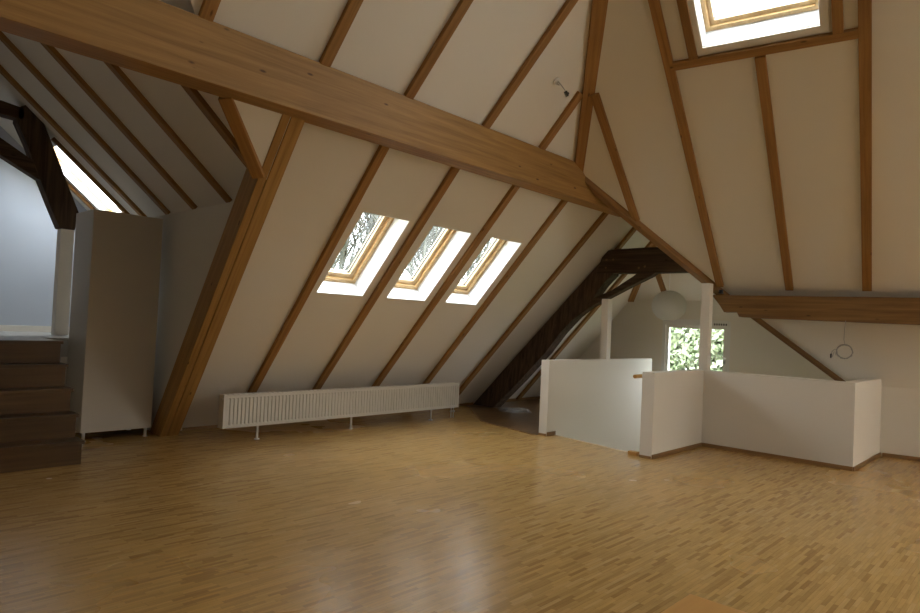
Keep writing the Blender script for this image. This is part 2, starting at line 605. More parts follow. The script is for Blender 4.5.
def rect_frame(bm, o, ex, ey, ez, x0, x1, y0, y1, t, z0, z1):
    """Four rails of a frame in the plane o + ex*x + ey*y, from depth z0 to z1 along ez."""
    def P(x, y, z):
        return o + ex * x + ey * y + ez * z
    def bx(xa, xb, ya, yb):
        v = [bm.verts.new(P(x, y, z)) for z in (z0, z1) for (x, y) in ((xa, ya), (xb, ya), (xb, yb), (xa, yb))]
        for f in ((0, 1, 2, 3), (7, 6, 5, 4), (0, 4, 5, 1), (1, 5, 6, 2), (2, 6, 7, 3), (3, 7, 4, 0)):
            bm.faces.new([v[i] for i in f])
    bx(x0, x0 + t, y0, y1)
    bx(x1 - t, x1, y0, y1)
    bx(x0 + t, x1 - t, y0, y0 + t)
    bx(x0 + t, x1 - t, y1 - t, y1)


def skylight(name, o, ex, ey, eout, x0, x1, y0, y1, depth, casing=False, k=1.0, drop=0.0):
    """Roof window: lining boards, fixed frame, sash, pane. ex/ey span the slope, eout points outdoors."""
    root = empty(name, o + ex * (x0 + x1) / 2 + ey * y0)
    root['kind'] = 'structure'
    inv = Matrix.Translation(-root.location)
    def fin(nm, bm, mat):
        bm.transform(inv)
        return from_bm(nm, bm, mat, root)
    def P(x, y, z):
        return o + ex * x + ey * y + eout * z
    bm = bmesh.new()
    ri = [P(x0, y0, 0), P(x1, y0, 0), P(x1, y1, 0), P(x0, y1, 0)]
    ro = [p + eout * depth for p in ri]
    for q in ro[:2]:
        q -= ey * drop
    ya = y0
    y0 = y0 - drop
    quad_lining(bm, ri, ro, 0.012, None)
    fin('lining', bm, M_REV)
    bm = bmesh.new()
    rect_frame(bm, o, ex, ey, eout, x0 + 0.008, x1 - 0.008, y0 + 0.008, y1 - 0.008, 0.055 * k, depth - 0.02, depth + 0.10)
    fin('frame', bm, M_FRAME)
    bm = bmesh.new()
    rect_frame(bm, o, ex, ey, eout, x0 + 0.008 + 0.055 * k, x1 - 0.008 - 0.055 * k, y0 + 0.008 + 0.055 * k, y1 - 0.008 - 0.055 * k, 0.062 * k, depth + 0.02, depth + 0.085)
    fin('sash', bm, M_SASH)
    bm = bmesh.new()
    rect_frame(bm, o, ex, ey, eout, x0 + 0.001 + 0.117 * k, x1 - 0.001 - 0.117 * k, y0 + 0.001 + 0.117 * k, y1 - 0.001 - 0.117 * k, 0.012 * k, depth + 0.045, depth + 0.07)
    fin('gasket', bm, M_BLACK)
    bm = bmesh.new()
    v = [bm.verts.new(P(x, y, z)) for z in (depth + 0.05, depth + 0.056) for (x, y) in ((x0 + 0.12 * k, y0 + 0.12 * k), (x1 - 0.12 * k, y0 + 0.12 * k), (x1 - 0.12 * k, y1 - 0.12 * k), (x0 + 0.12 * k, y1 - 0.12 * k))]
    for f in ((0, 1, 2, 3), (7, 6, 5, 4), (0, 4, 5, 1), (1, 5, 6, 2), (2, 6, 7, 3), (3, 7, 4, 0)):
        bm.faces.new([v[i] for i in f])
    fin('pane', bm, M_GLASS)
    if casing:
        bm = bmesh.new()
        rect_frame(bm, o, ex, ey, eout, x0 - 0.07, x1 + 0.07, ya - 0.07, y1 + 0.07, 0.072, -0.022, 0.004)
        fin('casing', bm, M_PLAS)
    c = P((x0 + x1) / 2, (y0 + y1) / 2, depth + 0.14)
    portal('daylight_' + name, c, -eout, x1 - x0 - 0.1, y1 - y0 - 0.1, ey)
    return root


EXm, EYm = V((1, 0, 0)), V((0, -CT, ST))
for i, (a, b) in enumerate(WIN):
    skylight('window_%d' % (i + 1), V((0, Y0, 0)), EXm, EYm, -N_MAIN, a, b, WS0, WS1, 0.25)
OR = right_pt(0, 0)
EXr, EYr = W, (right_pt(0, 1) - right_pt(0, 0))
skylight('window_4', OR, EXr, EYr, -N_RIGHT, RW0, RW1, RS0, RS1, 0.2, casing=True, k=0.75, drop=-0.05)
skylight('window_5', OR, EXr, EYr, -N_RIGHT, R2W0, R2W1, RS0, RS1, 0.13, casing=True)  # added skylight beyond the right edge of view, lets in extra daylight
OW = wing_pt(0, 0)
skylight('window_6', OW, V((0, 1, 0)), wing_pt(0, 1) - wing_pt(0, 0), -N_WING, 9.22, 9.88, 0.16, 1.25, 0.08, k=0.12)

# gable casement
g = empty('window_7', (GX, (gy0 + gy1) / 2, gz0)); g['kind'] = 'structure'
inv = Matrix.Translation(-g.location)


def gfin(nm, bm, mat, parent=g):
    bm.transform(inv)
    return from_bm(nm, bm, mat, parent)


og, eyg, ezg, exg = V((GX, 0, 0)), V((0, 1, 0)), V((0, 0, 1)), V((1, 0, 0))
bm = bmesh.new(); rect_frame(bm, og, eyg, ezg, exg, gy0, gy1, gz0, gz1, 0.06, 0.0, 0.10); gfin('frame', bm, M_GREYW)
ym = (gy0 + gy1) / 2
for (a, b) in ((gy0 + 0.06, gy1 - 0.06),):
    bm = bmesh.new(); rect_frame(bm, og, eyg, ezg, exg, a, b, gz0 + 0.06, gz1 - 0.075, 0.06, 0.02, 0.085)
    s_ = gfin('sash', bm, M_GREYW)
    bm = bmesh.new(); box_into(bm, (GX + 0.05, a + 0.055, gz0 + 0.115), (GX + 0.056, b - 0.055, gz1 - 0.13)); gfin('pane', bm, M_GLASS, s_)
bm = bmesh.new(); box_into(bm, (GX - 0.012, gy0 + 0.03, gz1 - 0.085), (GX + 0.03, gy1 - 0.03, gz1 + 0.02), 0.004); gfin('roller_box', bm, M_GREYW)
bm = bmesh.new()
for k in range(6):
    box_into(bm, (GX - 0.014, 4.26 + k * 0.04, gz1 - 0.07), (GX - 0.011, 4.282 + k * 0.04, gz1 - 0.035))
gfin('vent_slots', bm, M_BLACK)
bm = bmesh.new()
box_into(bm, (GX - 0.012, gy0 + 0.075, 1.0), (GX + 0.02, gy0 + 0.105, 1.09), 0.004)
box_into(bm, (GX - 0.045, gy0 + 0.08, 1.03), (GX - 0.028, gy0 + 0.10, 1.15), 0.004)
box_into(bm, (GX - 0.045, gy0 + 0.082, 1.035), (GX - 0.01, gy0 + 0.098, 1.055))
gfin('handle', bm, M_STEEL)
bm = bmesh.new(); box_into(bm, (GX - 0.12, gy0 - 0.06, gz0 - 0.03), (GX + 0.05, gy1 + 0.06, gz0), 0.005); gfin('sill', bm, M_PLAS)
portal('daylight_gable', (GX + 0.3, ym, (gz0 + gz1) / 2), (-1, 0, 0), gy1 - gy0, gz1 - gz0)

# added roof light above the viewer, out of view, to brighten the room
skylight('window_8', V((0, 0, 6.5)), V((1, 0, 0)), V((0, 1, 0)), V((0, 0, 1)), CWX0, CWX1, CWY0, CWY1, 0.1)

# ------------------------------------------------------------------ structure: stairwell walls and skirting
struct(prism('wall_stair_left', [V((7.40, 5.20, -2.6)), V((10.6, 5.20, -2.6)), V((10.45, 5.20, 1.045)), V((7.40, 5.20, 1.045))], (0, 0.135, 0), M_PLAS))
lw = [V((7.20, 3.545, 0)), V((8.64, 3.545, 0)), V((8.64, 1.765, 0)), V((10.24, 1.765, 0)), V((10.24, 1.90, 0)),
      V((8.775, 1.90, 0)), V((8.775, 3.70, 0)), V((7.20, 3.70, 0))]
struct(prism('wall_stair_right', lw, (0, 0, 1.02), M_PLAS))


def skirt(name, a, b, h=0.05, t=0.014, side=1):
    a, b = V((*a, 0)), V((*b, 0))
    x = (b - a).normalized(); n = V((0, 0, 1)).cross(x) * side
    return struct(timber(name, a, b, t, h, (0, 0, 1), M_TRIMW, 0.003))


skirt('baseboard_slope_left', (3.58, 8.02), (9.02, 8.02), 0.055)
skirt('baseboard_slope_far', (9.35, 8.0), (11.28, 8.0), 0.055)
skirt('baseboard_stair_end', (7.192, 3.55), (7.192, 3.70), 0.03)
skirt('baseboard_stair_front', (7.2, 3.537), (8.63, 3.537))
skirt('baseboard_stair_inner', (8.632, 3.53), (8.632, 1.765))
skirt('baseboard_stair_return', (8.632, 1.757), (10.17, 1.757))
k0 = duz(10.272, K1.dot(W) - 0.42, 0); k1 = duz(10.272, -3.0, 0)
skirt('baseboard_knee', (k0.x, k0.y), (k1.x, k1.y))
skirt('baseboard_left_stair_end', (7.392, 5.205), (7.392, 5.33), 0.03)
skirt('baseboard_left_stair', (7.40, 5.192), (7.60, 5.192), 0.055)
struct(timber('trim_stair_edge', (7.585, 5.19, -0.03), (7.305, 3.71, -0.03), 0.035, 0.034, (0, 0, 1), M_SASH, 0.006))
struct(box('trim_stair_block', (7.21, 3.74, 0), (7.28, 3.86, 0.045), M_BOX, bev=0.004))
struct(timber('trim_floor_change', (7.575, 6.53, 0), (7.315, 5.34, 0), 0.03, 0.01, (0, 0, 1), M_TRIMW, 0.003))
struct(timber('trim_floor_corner', (8.62, 7.72, 0), (7.575, 6.53, 0), 0.03, 0.01, (0, 0, 1), M_TRIMW, 0.003))

# ------------------------------------------------------------------ roof timbers
GL, GU, GR, GWg = ('rafters on the long slope under the purlin', 'rafters on the long slope above the purlin',
                   'rafters on the facing slope', 'rafters in the left wing')
s_low = lambda Y: (Y0 - Y) / CT


def main_rafter(xb, xt, yb, yt, label, group, w=0.1, h=0.055):
    return tag(timber('rafter', main_pt(xb, s_low(yb)), main_pt(xt, s_low(yt)), w, h, N_MAIN, M_TIMBER, off=-0.01), label, 'rafter', group)


main_rafter(4.26, 4.135, 8.0, 4.75, 'pine rafter just left of the first small skylight', GL)
main_rafter(5.225, 5.19, 8.0, 4.75, 'pine rafter between the first and second small skylights', GL)
main_rafter(6.27, 6.295, 8.0, 4.75, 'pine rafter between the second and third small skylights', GL)
main_rafter(7.32, 7.375, 8.0, 4.75, 'pine rafter just right of the third small skylight, ending behind the radiator', GL)
main_rafter(8.32, 8.475, 8.0, 4.80, 'pine rafter passing the right end of the radiator, next to the dark curved truss', GL)
main_rafter(9.52, 9.50, 8.0, 4.80, 'pine rafter close behind the dark truss, seen above its collar beam', GL)
main_rafter(10.33, 10.33, 8.0, 5.15, 'pine rafter beyond the dark truss, slanting behind the white stair post', GL)


def hip_at_x(x):
    t = (x - E_.x) / (F_.x - E_.x)
    return E_ + (F_ - E_) * t


for x0, x1, lab in ((2.08, 2.05, 'pine rafter above the purlin at the top left corner'),
                    (3.13, 3.15, 'pine rafter above the purlin, second from the top left corner'),
                    (4.10, 4.22, 'pine rafter above the purlin over the first small skylight'),
                    (5.24, 5.33, 'pine rafter above the purlin, next left of the bare cable fitting'),
                    (6.28, 6.29, 'short pine jack rafter joining the purlin and the left side of the hip beam')):
    yt = max(2.2, hip_at_x(x1).y + 0.05) if x1 > 3.67 else 2.2
    main_rafter(x0, x1, 4.68, yt, lab, GU)

# hip beam
nh = (N_MAIN + N_RIGHT).normalized()
hip = timber('hip_beam', E_ + V((0.155, 0.03, -0.05)), F_ + V((0.03, -0.02, 0)), 0.155, 0.14, nh, M_TIMBER, off=-0.06)
tag(hip, 'hip beam rising steeply from the purlin end between the two white roof slopes', 'beam')


def right_rafter(w, s0, s1, label, wd=0.1, h=0.055):
    return tag(timber('rafter', right_pt(w, s0), right_pt(w, s1), wd, h, N_RIGHT, M_TIMBER, off=-0.01), label, 'rafter', GR)


right_rafter(0.25, 0.0, 6.9, 'long pine rafter right of the big roof window, running straight down to the right purlin', 0.105)
right_rafter(1.135, 0.0, 3.53, 'pine rafter under the big roof window, from its trimmer down to the right purlin')
right_rafter(2.015, 0.06, 5.0, 'long pine rafter left of the big roof window, ending at the metal strap')
right_rafter(2.905, 1.40, 3.42, 'short pine jack rafter joining the right side of the hip beam to the valley beam')
right_rafter(1.755, 3.64, 6.0, 'short rafter piece flanking the left side of the big roof window', 0.09)
right_rafter(0.46, 3.64, 6.0, 'short rafter piece flanking the right side of the big roof window', 0.09)
tr = timber('trimmer_beam', right_pt(0.30, 3.595), right_pt(2.0, 3.595), 0.09, 0.055, N_RIGHT, M_TIMBER, off=-0.008)
tag(tr, 'horizontal pine trimmer right below the big roof window', 'beam')

# long purlin
pur = timber('purlin', (-2.4, 4.775, 3.2), (8.6, 4.775, 3.2), 0.25, 0.46, (0, 0, 1), M_PURLIN, bev=0.01)
tag(pur, 'large pine purlin crossing the room under the long slope', 'beam')
# valley beam
nv = V((-0.62, 0.30, -0.72))
vb = timber('valley_beam', E_ + V((0.06, 0.0, 0.02)), V((9.42, 3.525, 2.05)) + V((0.14, -0.05, -0.04)), 0.115, 0.13, nv, M_TIMBER, off=-0.02)
tag(vb, 'pine valley beam slanting from the purlin end down to the right purlin', 'beam')
vb2 = timber('valley_rafter', VLn + V((-0.02, 0.02, 0)), K1 + V((-0.02, 0.03, 0.0)), 0.075, 0.05, -U, M_DARKP, off=0.0)
tag(vb2, 'thin brown valley rafter below the right purlin, descending behind the white stair wall', 'rafter')
# right purlin with stepped, bevelled end
pr = empty('purlin', duz(9.68, 0, 1.76))
pr.rotation_euler = (0, 0, PH)
bm = bmesh.new()
prof = [(2.115, 0.31), (2.0, 0.16), (1.945, 0.07), (1.775, 0.075), (1.745, 0.012), (1.45, 0.0), (-3.8, -0.06), (-3.8, 0.31)]
fa = [bm.verts.new((-0.07, y, z)) for y, z in prof]
fb = [bm.verts.new((0.14, y, z)) for y, z in prof]
bm.faces.new(fa); bm.faces.new(fb[::-1])
for i in range(len(prof)):
    j = (i + 1) % len(prof)
    bm.faces.new((fa[i], fa[j], fb[j], fb[i]))
from_bm('beam_body', bm, wood('brown_purlin_pine', (0.13, 0.062, 0.018), (0.27, 0.145, 0.045), knots=0.6, axis='Y', grain=0.8), pr)
tag(pr, 'brown wooden purlin at eye level above the white stair wall, with a stepped cut end', 'beam')
st = bmesh.new()
cyl_into(st, (0, 0, 0), (0, 0, 0.05), 0.028, seg=14)
box_into(st, (-0.05, -0.02, 0.0), (0.05, 0.02, 0.012), 0.003)
so = from_bm('metal_strap', st, M_BLACK)
so.matrix_world = Matrix.Translation(duz(9.58, 1.985, 2.09))
tag(so, 'small dark metal strap where the valley beam meets the right purlin', 'bracket')

# inclined double post at the left, at the corner of the long slope
p0, p1 = V((3.335, 8.05, 0.0)), V((2.985, 5.04, 3.285))
br = empty('inclined_post', p0)
tag(br, 'thick inclined timber of two planks from floor to purlin, beside the white cabinet', 'beam')
x = (p1 - p0).normalized(); z = (N_MAIN - x * N_MAIN.dot(x)).normalized(); y = z.cross(x); L = (p1 - p0).length
mt = Matrix(((x.x, y.x, z.x, 0), (x.y, y.y, z.y, 0), (x.z, y.z, z.z, 0), (0, 0, 0, 1)))
for ya, yb in ((-0.11, 0.026), (0.034, 0.112)):
    bm = bmesh.new()
    box_into(bm, (-0.06, ya, -0.06), (L + 0.15, yb, 0.2), 0.006)
    if ya < 0:
        box_into(bm, (-0.05, yb - 0.01, -0.05), (L + 0.14, yb + 0.009, 0.178))
    pk = from_bm('plank', bm, M_PURLIN, br)
    pk.matrix_local = mt

# left wing rafters and valley
for Y, s1, lab in ((6.45, 3.2, 'rafter of the left wing ending just above the inclined timber'),
                   (7.26, 3.6, 'rafter of the left wing, second up from the inclined timber'),
                   (7.99, 3.6, 'rafter of the left wing ending over the right edge of the white cabinet'),
                   (8.70, 3.7, 'rafter of the left wing coming down behind the top of the white cabinet'),
                   (9.10, 1.34, 'thin rafter of the left wing along the near edge of the wing skylight'),
                   (10.0, 1.34, 'thin rafter of the left wing along the far edge of the wing skylight')):
    wd = 0.085 if Y < 9 else 0.06
    tag(timber('rafter', wing_pt(Y, 0.02), wing_pt(Y, s1), wd, 0.05, N_WING, M_TIMBER, off=-0.01), lab, 'rafter', GWg)
tag(timber('rafter', wing_pt(5.60, 0.10), wing_pt(5.56, 1.25), 0.095, 0.05, N_WING, M_TIMBER, off=-0.005), 'short rafter of the left wing meeting the valley rafter in a V', 'rafter', GWg)
struct(prism('ceiling_corner', [V((3.02, 5.30, 2.72)), V((2.97, 4.85, 3.21)), V((2.42, 4.85, 3.21)), V((2.90, 5.265, 2.758)), V((2.955, 5.30, 2.72))], -N_MAIN * 0.16, M_WALL))
vr = timber('valley_rafter', V((2.90, 5.275, 2.74)), V((2.366, 4.876, 3.197)), 0.11, 0.06, (N_MAIN + N_WING).normalized(), M_TIMBER, off=-0.045, ext=(0.03, 0))
tag(vr, 'short pine valley rafter between purlin and inclined timber at the left wing', 'rafter')

# half hip timbers at the far gable
nn = V((-0.707, 0, -0.707))
tag(timber('rafter', HG + V((-0.02, -0.02, 0.0)), D_, 0.11, 0.06, (N_MAIN + nn).normalized(), M_TIMBER, off=-0.01), 'short hip rafter left of the paper lantern under the dark collar beam', 'rafter', 'half hip rafters at the far gable')
tag(timber('rafter', V((11.14, 5.36, 2.28)), V((10.55, 5.36, 2.93)), 0.09, 0.06, nn, M_TIMBER, off=-0.01), 'short rafter directly above the paper lantern', 'rafter', 'half hip rafters at the far gable')


# ------------------------------------------------------------------ old dark trusses
def slab(name, pts, axis, a, b, mat, parent, origin, bev=0.012, cuts=True):
    """Timber with an irregular outline, extruded from a to b along 'axis'."""
    bm = bmesh.new()
    if axis == 'X':
        f = lambda p, t: V((t, p[0], p[1])) - origin
    else:
        f = lambda p, t: V((p[0], t, p[1])) - origin
    va = [bm.verts.new(f(p, a)) for p in pts]
    vb_ = [bm.verts.new(f(p, b)) for p in pts]
    n = len(pts)
    bm.faces.new(va); bm.faces.new(vb_[::-1])
    for i in range(n):
        j = (i + 1) % n
        bm.faces.new((va[i], va[j], vb_[j], vb_[i]))
    bmesh.ops.bevel(bm, geom=list(bm.edges), offset=bev, segments=2, affect='EDGES', profile=0.6, clamp_overlap=True)
    return from_bm(name, bm, mat, parent)


def old_wood(axis):
    return wood('old_dark_oak_' + axis, (0.045, 0.029, 0.02), (0.14, 0.09, 0.056), knots=0.5, rough=0.8, grain=0.7, axis=axis, spec=0.12)


OW_Y, OW_Z, OW_X = old_wood('Y'), old_wood('Z'), old_wood('X')
o1 = V((9.0, 7.8, 0.0))
t1 = empty('roof_truss', o1)
tag(t1, 'old dark oak truss with curved leg and collar beam behind the stair walls', 'truss')
ys = lambda z: Y0 - z / T - 0.03
LEAN = 0.12
leg = [(ys(0), 0.0), (7.52, 0.0), (6.985, 0.55), (6.517, 1.06), (6.255, 1.416), (5.993, 1.713), (5.80, 1.84), (5.62, 2.12), (5.541, 2.25), (5.374, 2.398), (5.33, 2.80), (ys(2.80), 2.80), (ys(2.0), 2.0), (ys(1.0), 1.0)]
lean = lambda o: [setattr(v.co, 'x', v.co.x + LEAN * v.co.z) for v in o.data.vertices]
lean(slab('leg', leg, 'X', 9.0, 9.22, OW_Z, t1, o1))
lean(slab('collar_beam', [(5.66, 2.43), (4.7, 2.42), (3.93, 2.425), (4.17, 2.815), (4.8, 2.825), (5.42, 2.82), (5.56, 2.79)], 'X', 8.98, 9.2, OW_Y, t1, o1))
lean(slab('brace', [(6.05, 1.64), (5.723, 1.886), (5.475, 2.0), (5.117, 2.18), (4.708, 2.37), (4.60, 2.45), (4.88, 2.47), (4.98, 2.37), (5.344, 2.14), (5.60, 2.05), (5.95, 1.86)], 'X', 9.01, 9.17, OW_Y, t1, o1))
for (yy, zz) in ((5.49, 2.65), (5.37, 2.65), (5.49, 2.52), (4.9, 2.5), (4.8, 2.52)):
    bm = bmesh.new(); cyl_into(bm, V((8.97, yy, zz)) - o1, V((8.99, yy, zz)) - o1, 0.016, seg=10)
    lean(from_bm('peg', bm, M_DARKP, t1))

o2 = V((2.45, 9.0, 2.4))
t2 = empty('roof_truss', o2)
tag(t2, 'almost black old truss with knee brace on the white post at the left wing entrance', 'truss')
slab('leg', [(2.53, 2.44), (2.36, 2.44), (2.24, 2.72), (2.11, 3.03), (1.98, 3.37), (1.85, 3.64), (1.86, 3.80), (1.95, 3.86), (2.11, 3.73), (2.26, 3.37), (2.40, 3.03), (2.56, 2.67)], 'Y', 9.0, 9.2, OW_Z, t2, o2)
slab('collar_beam', [(0.2, 3.84), (1.70, 3.83), (1.93, 3.80), (1.93, 3.66), (1.69, 3.68), (0.2, 3.66)], 'Y', 9.0, 9.18, OW_X, t2, o2)
slab('brace', [(0.7, 3.84), (1.0, 3.80), (1.70, 3.41), (2.05, 3.21), (2.16, 3.0), (2.10, 3.0), (1.71, 3.21), (0.7, 3.68)], 'Y', 9.02, 9.16, OW_X, t2, o2)

# ------------------------------------------------------------------ white posts
def post(lo, hi, label, axis_cap=False):
    o = box('white_post', lo, hi, M_PLAS, bev=0.006)
    return tag(o, label, 'post', 'white painted posts')


post((8.93, 5.21, 1.045), (9.05, 5.33, 1.99), 'white post on the left stair wall, in front of the brace of the dark truss')
post((8.66, 3.51, 1.02), (8.77, 3.63, 2.2), 'white post on the corner of the right stair wall, in front of the gable window')
post((2.38, 9.02, 1.127), (2.53, 9.17, 2.44), 'white post on the raised landing under the black truss, left of the cabinet')

# ------------------------------------------------------------------ left: landing and staircase
struct(prism('floor_landing', [V((-2.7, 7.69, 0.9)), V((2.1, 7.69, 0.9)), V((2.1, 8.5, 0.9)), V((3.3, 8.5, 0.9)), V((3.3, 10.3, 0.9)), V((-2.7, 10.3, 0.9))], (0, 0, 0.22), M_LAND))
struct(box('wall_landing', (2.1, 8.5, 0), (3.3, 8.62, 0.9), M_PLAS))
struct(box('wall_landing_side', (1.98, 7.64, 0), (2.1, 8.5, 0.9), M_PLAS))
struct(box('baseboard_wing', (-2.6, 10.27, 1.12), (3.3, 10.3, 1.2), M_PLAS))
sc_ = empty('staircase', (1.2, 6.78, 0))
tag(sc_, 'dark oak staircase of five steps up to the landing, left of the white cabinet', 'staircase')
H5 = 1.127 / 5
for k in range(5):
    y = 0.21 * k
    bm = bmesh.new(); box_into(bm, (-1.6, y + 0.018, 0.0 if k == 0 else H5 * k - 0.0), (0.88, y + (0.23 if k < 4 else 0.06), H5 * (k + 1) - 0.035)); from_bm('riser', bm, M_STAIR, sc_)
    bm = bmesh.new(); box_into(bm, (-1.6, y, H5 * (k + 1) - 0.035), (0.90, y + (0.235 if k < 4 else 0.07), H5 * (k + 1)), 0.006); from_bm('tread', bm, M_STAIR, sc_)
bm = bmesh.new()
for k in range(1, 5):
    box_into(bm, (0.82, 0.21 * k + 0.02, 0), (0.875, 0.21 * k + 0.225 if k < 4 else 0.84, H5 * k - 0.001))
from_bm('side_board', bm, M_PLAS, sc_)

# ------------------------------------------------------------------ white cabinet
cb = empty('cabinet', (2.755, 8.16, 0))
tag(cb, 'tall white cabinet on steel legs beside the staircase', 'cabinet')
bm = bmesh.new(); box_into(bm, (-0.375, -0.29, 0.105), (0.375, 0.30, 2.58), 0.003); from_bm('body', bm, M_CAB, cb)
bm = bmesh.new(); box_into(bm, (-0.375, -0.312, 0.105), (0.375, -0.292, 2.58), 0.002); from_bm('door', bm, M_CAB, cb)
for sx in (-0.33, 0.33):
    for sy in (-0.26, 0.25):
        bm = bmesh.new(); cyl_into(bm, (sx, sy, 0.008), (sx, sy, 0.108), 0.017); cyl_into(bm, (sx, sy, 0), (sx, sy, 0.01), 0.026); from_bm('leg', bm, M_STEEL, cb)

# ------------------------------------------------------------------ radiator
rd = empty('radiator', (5.58, 7.09, 0))
tag(rd, 'long low white panel radiator standing on the floor below the three skylights', 'radiator')
x0, x1, z0, z1 = -1.975, 1.975, 0.165, 0.548
bm = bmesh.new()
n = 79
pts = []
for i in range(n):
    a = x0 + 0.03 + (x1 - x0 - 0.06) * i / n
    st_ = (x1 - x0 - 0.06) / n
    pts += [(a, 0), (a + st_ * 0.42, 0), (a + st_ * 0.55, 0.011), (a + st_ * 0.87, 0.011)]
pts = [(x0, 0)] + pts + [(x1 - 0.03, 0), (x1, 0)]
za, zb = z0 + 0.03, z1 - 0.035
row = []
for zz, fl_ in ((z0, 0), (za, 0), (za + 0.012, 1), (zb - 0.012, 1), (zb, 0), (z1, 0)):
    row.append([bm.verts.new((px, -0.06 + py * fl_, zz)) for px, py in pts])
for a, b in zip(row, row[1:]):
    for i in range(len(pts) - 1):
        bm.faces.new((a[i], a[i + 1], b[i + 1], b[i]))
from_bm('front_panel', bm, M_RAD, rd)
bm = bmesh.new(); box_into(bm, (x0, 0.045, z0), (x1, 0.06, z1), 0.002); from_bm('back_panel', bm, M_RAD, rd)
bm = bmesh.new()
for k in range(60):
    a = x0 + 0.02 + (x1 - x0 - 0.04) * k / 60
    box_into(bm, (a, -0.045, z1 - 0.006), (a + 0.035, 0.045, z1 - 0.001))
box_into(bm, (x0, -0.062, z1 - 0.004), (x1, -0.045, z1 + 0.002)); box_into(bm, (x0, 0.042, z1 - 0.004), (x1, 0.06, z1 + 0.002))
from_bm('top_grille', bm, M_RAD, rd)
for xa in (x0 - 0.004, x1 - 0.002):
    bm = bmesh.new(); box_into(bm, (xa, -0.062, z0), (xa + 0.006, 0.062, z1), 0.001); from_bm('side_cover', bm, M_RAD, rd)
for px in (4.06, 5.46, 6.98):
    bm = bmesh.new()
    cyl_into(bm, (px - 5.58, -0.03, 0.0), (px - 5.58, -0.03, z0 + 0.02), 0.014, seg=12)
    cyl_into(bm, (px - 5.58, -0.03, 0.0), (px - 5.58, -0.03, 0.008), 0.032, seg=14)
    from_bm('leg', bm, M_RAD, rd)
bm = bmesh.new()
for dx in (-0.10, -0.05):
    cyl_into(bm, (x1 + dx, 0.0, 0.0), (x1 + dx, 0.0, z0 + 0.01), 0.009, seg=10)
cyl_into(bm, (x1 - 0.115, 0.0, 0.10), (x1 - 0.035, 0.0, 0.10), 0.016, seg=12)
cyl_into(bm, (x1 - 0.075, 0.0, 0.10), (x1 - 0.075, -0.04, 0.10), 0.012, seg=12)
from_bm('valve', bm, M_STEEL, rd)
bm = bmesh.new(); cyl_into(bm, (x0 - 0.004, -0.03, z1 - 0.045), (x0 - 0.018, -0.03, z1 - 0.045), 0.012, seg=12); from_bm('vent_plug', bm, M_STEEL, rd)

# ------------------------------------------------------------------ handrail stub
hr = empty('handrail', (7.2, 3.79, 0.955))
tag(hr, 'round wooden handrail end showing behind the right stair wall', 'handrail')
bm = bmesh.new()
tube_into(bm, [(-0.02, 0, 0), (0.0, 0, 0), (0.25, 0, 0), (0.35, 0, -0.02), (1.6, 0, -0.9)], 0.024, 14)
from_bm('rail', bm, M_BOX, hr, smooth=True)
for xx, zz in ((0.2, 0.0), (1.1, -0.55)):
    bm = bmesh.new()
    tube_into(bm, [(xx, 0, zz - 0.02), (xx, 0, zz - 0.06), (xx, -0.03, zz - 0.08), (xx, -0.088, zz - 0.08)], 0.007, 8)
    from_bm('bracket', bm, M_STEEL, hr)

# ------------------------------------------------------------------ paper lantern
LC = V((9.6, 4.53, 1.925))
pl_ = empty('paper_lantern', LC)
tag(pl_, 'round white paper lantern hanging in front of the gable window', 'lamp')
bm = bmesh.new()
bmesh.ops.create_uvsphere(bm, u_segments=40, v_segments=56, radius=0.262)
for v in bm.verts:
    zz = v.co.z / 0.262
    rad = 1 + 0.010 * math.cos(zz * 62)
    v.co.x *= rad; v.co.y *= rad; v.co.z *= 0.92
del_f = [f for f in bm.faces if abs(f.calc_center_median().z) > 0.92 * 0.262 * 0.965]
bmesh.ops.delete(bm, geom=del_f, context='FACES')
from_bm('shade', bm, M_PAPER, pl_, smooth=True)
for s in (1, -1):
    bm = bmesh.new()
    ring = [(0.068 * math.cos(a * math.pi / 12), 0.068 * math.sin(a * math.pi / 12), s * 0.233) for a in range(24)]
    tube_into(bm, ring, 0.003, 6, closed=True)
    from_bm('ring', bm, M_STEEL, pl_)
bm = bmesh.new(); tube_into(bm, [(0, 0, 0.06), (0, 0, 1.22)], 0.004, 8); from_bm('cord', bm, M_REV, pl_)
bm = bmesh.new(); cyl_into(bm, (0, 0, 0.0), (0, 0, 0.09), 0.02); from_bm('socket', bm, M_REV, pl_)

# ------------------------------------------------------------------ bare cable fitting on the upper slope
q = main_pt(5.83, s_low(4.165))
ft = empty('cable_fitting', q); ft.scale = (0.78, 0.78, 0.78)
tag(ft, 'bare lamp cable with black socket hanging from the white slope left of the hip beam', 'lamp fitting')
bm = bmesh.new(); cyl_into(bm, V((0, 0, 0)) - N_MAIN * 0.01, N_MAIN * 0.018, 0.055, seg=24); from_bm('ceiling_rose', bm, M_GREYW, ft)
bm = bmesh.new()
loop = [(0.0, -0.01, -0.02), (0.03, -0.03, -0.06), (-0.03, -0.05, -0.07), (-0.02, -0.04, -0.02), (0.05, -0.05, -0.05), (0.1, -0.07, -0.10), (0.14, -0.08, -0.14)]
tube_into(bm, loop, 0.006, 8); from_bm('cable', bm, M_WIRE, ft)
bm = bmesh.new(); cyl_into(bm, (0.125, -0.075, -0.125), (0.165, -0.085, -0.19), 0.026, 0.024, 16); from_bm('socket', bm, M_BLACK, ft)
bm = bmesh.new(); bmesh.ops.create_uvsphere(bm, u_segments=16, v_segments=10, radius=0.02); bm.transform(Matrix.Translation((0.19, -0.075, -0.14))); from_bm('terminal', bm, M_BLACK, ft)

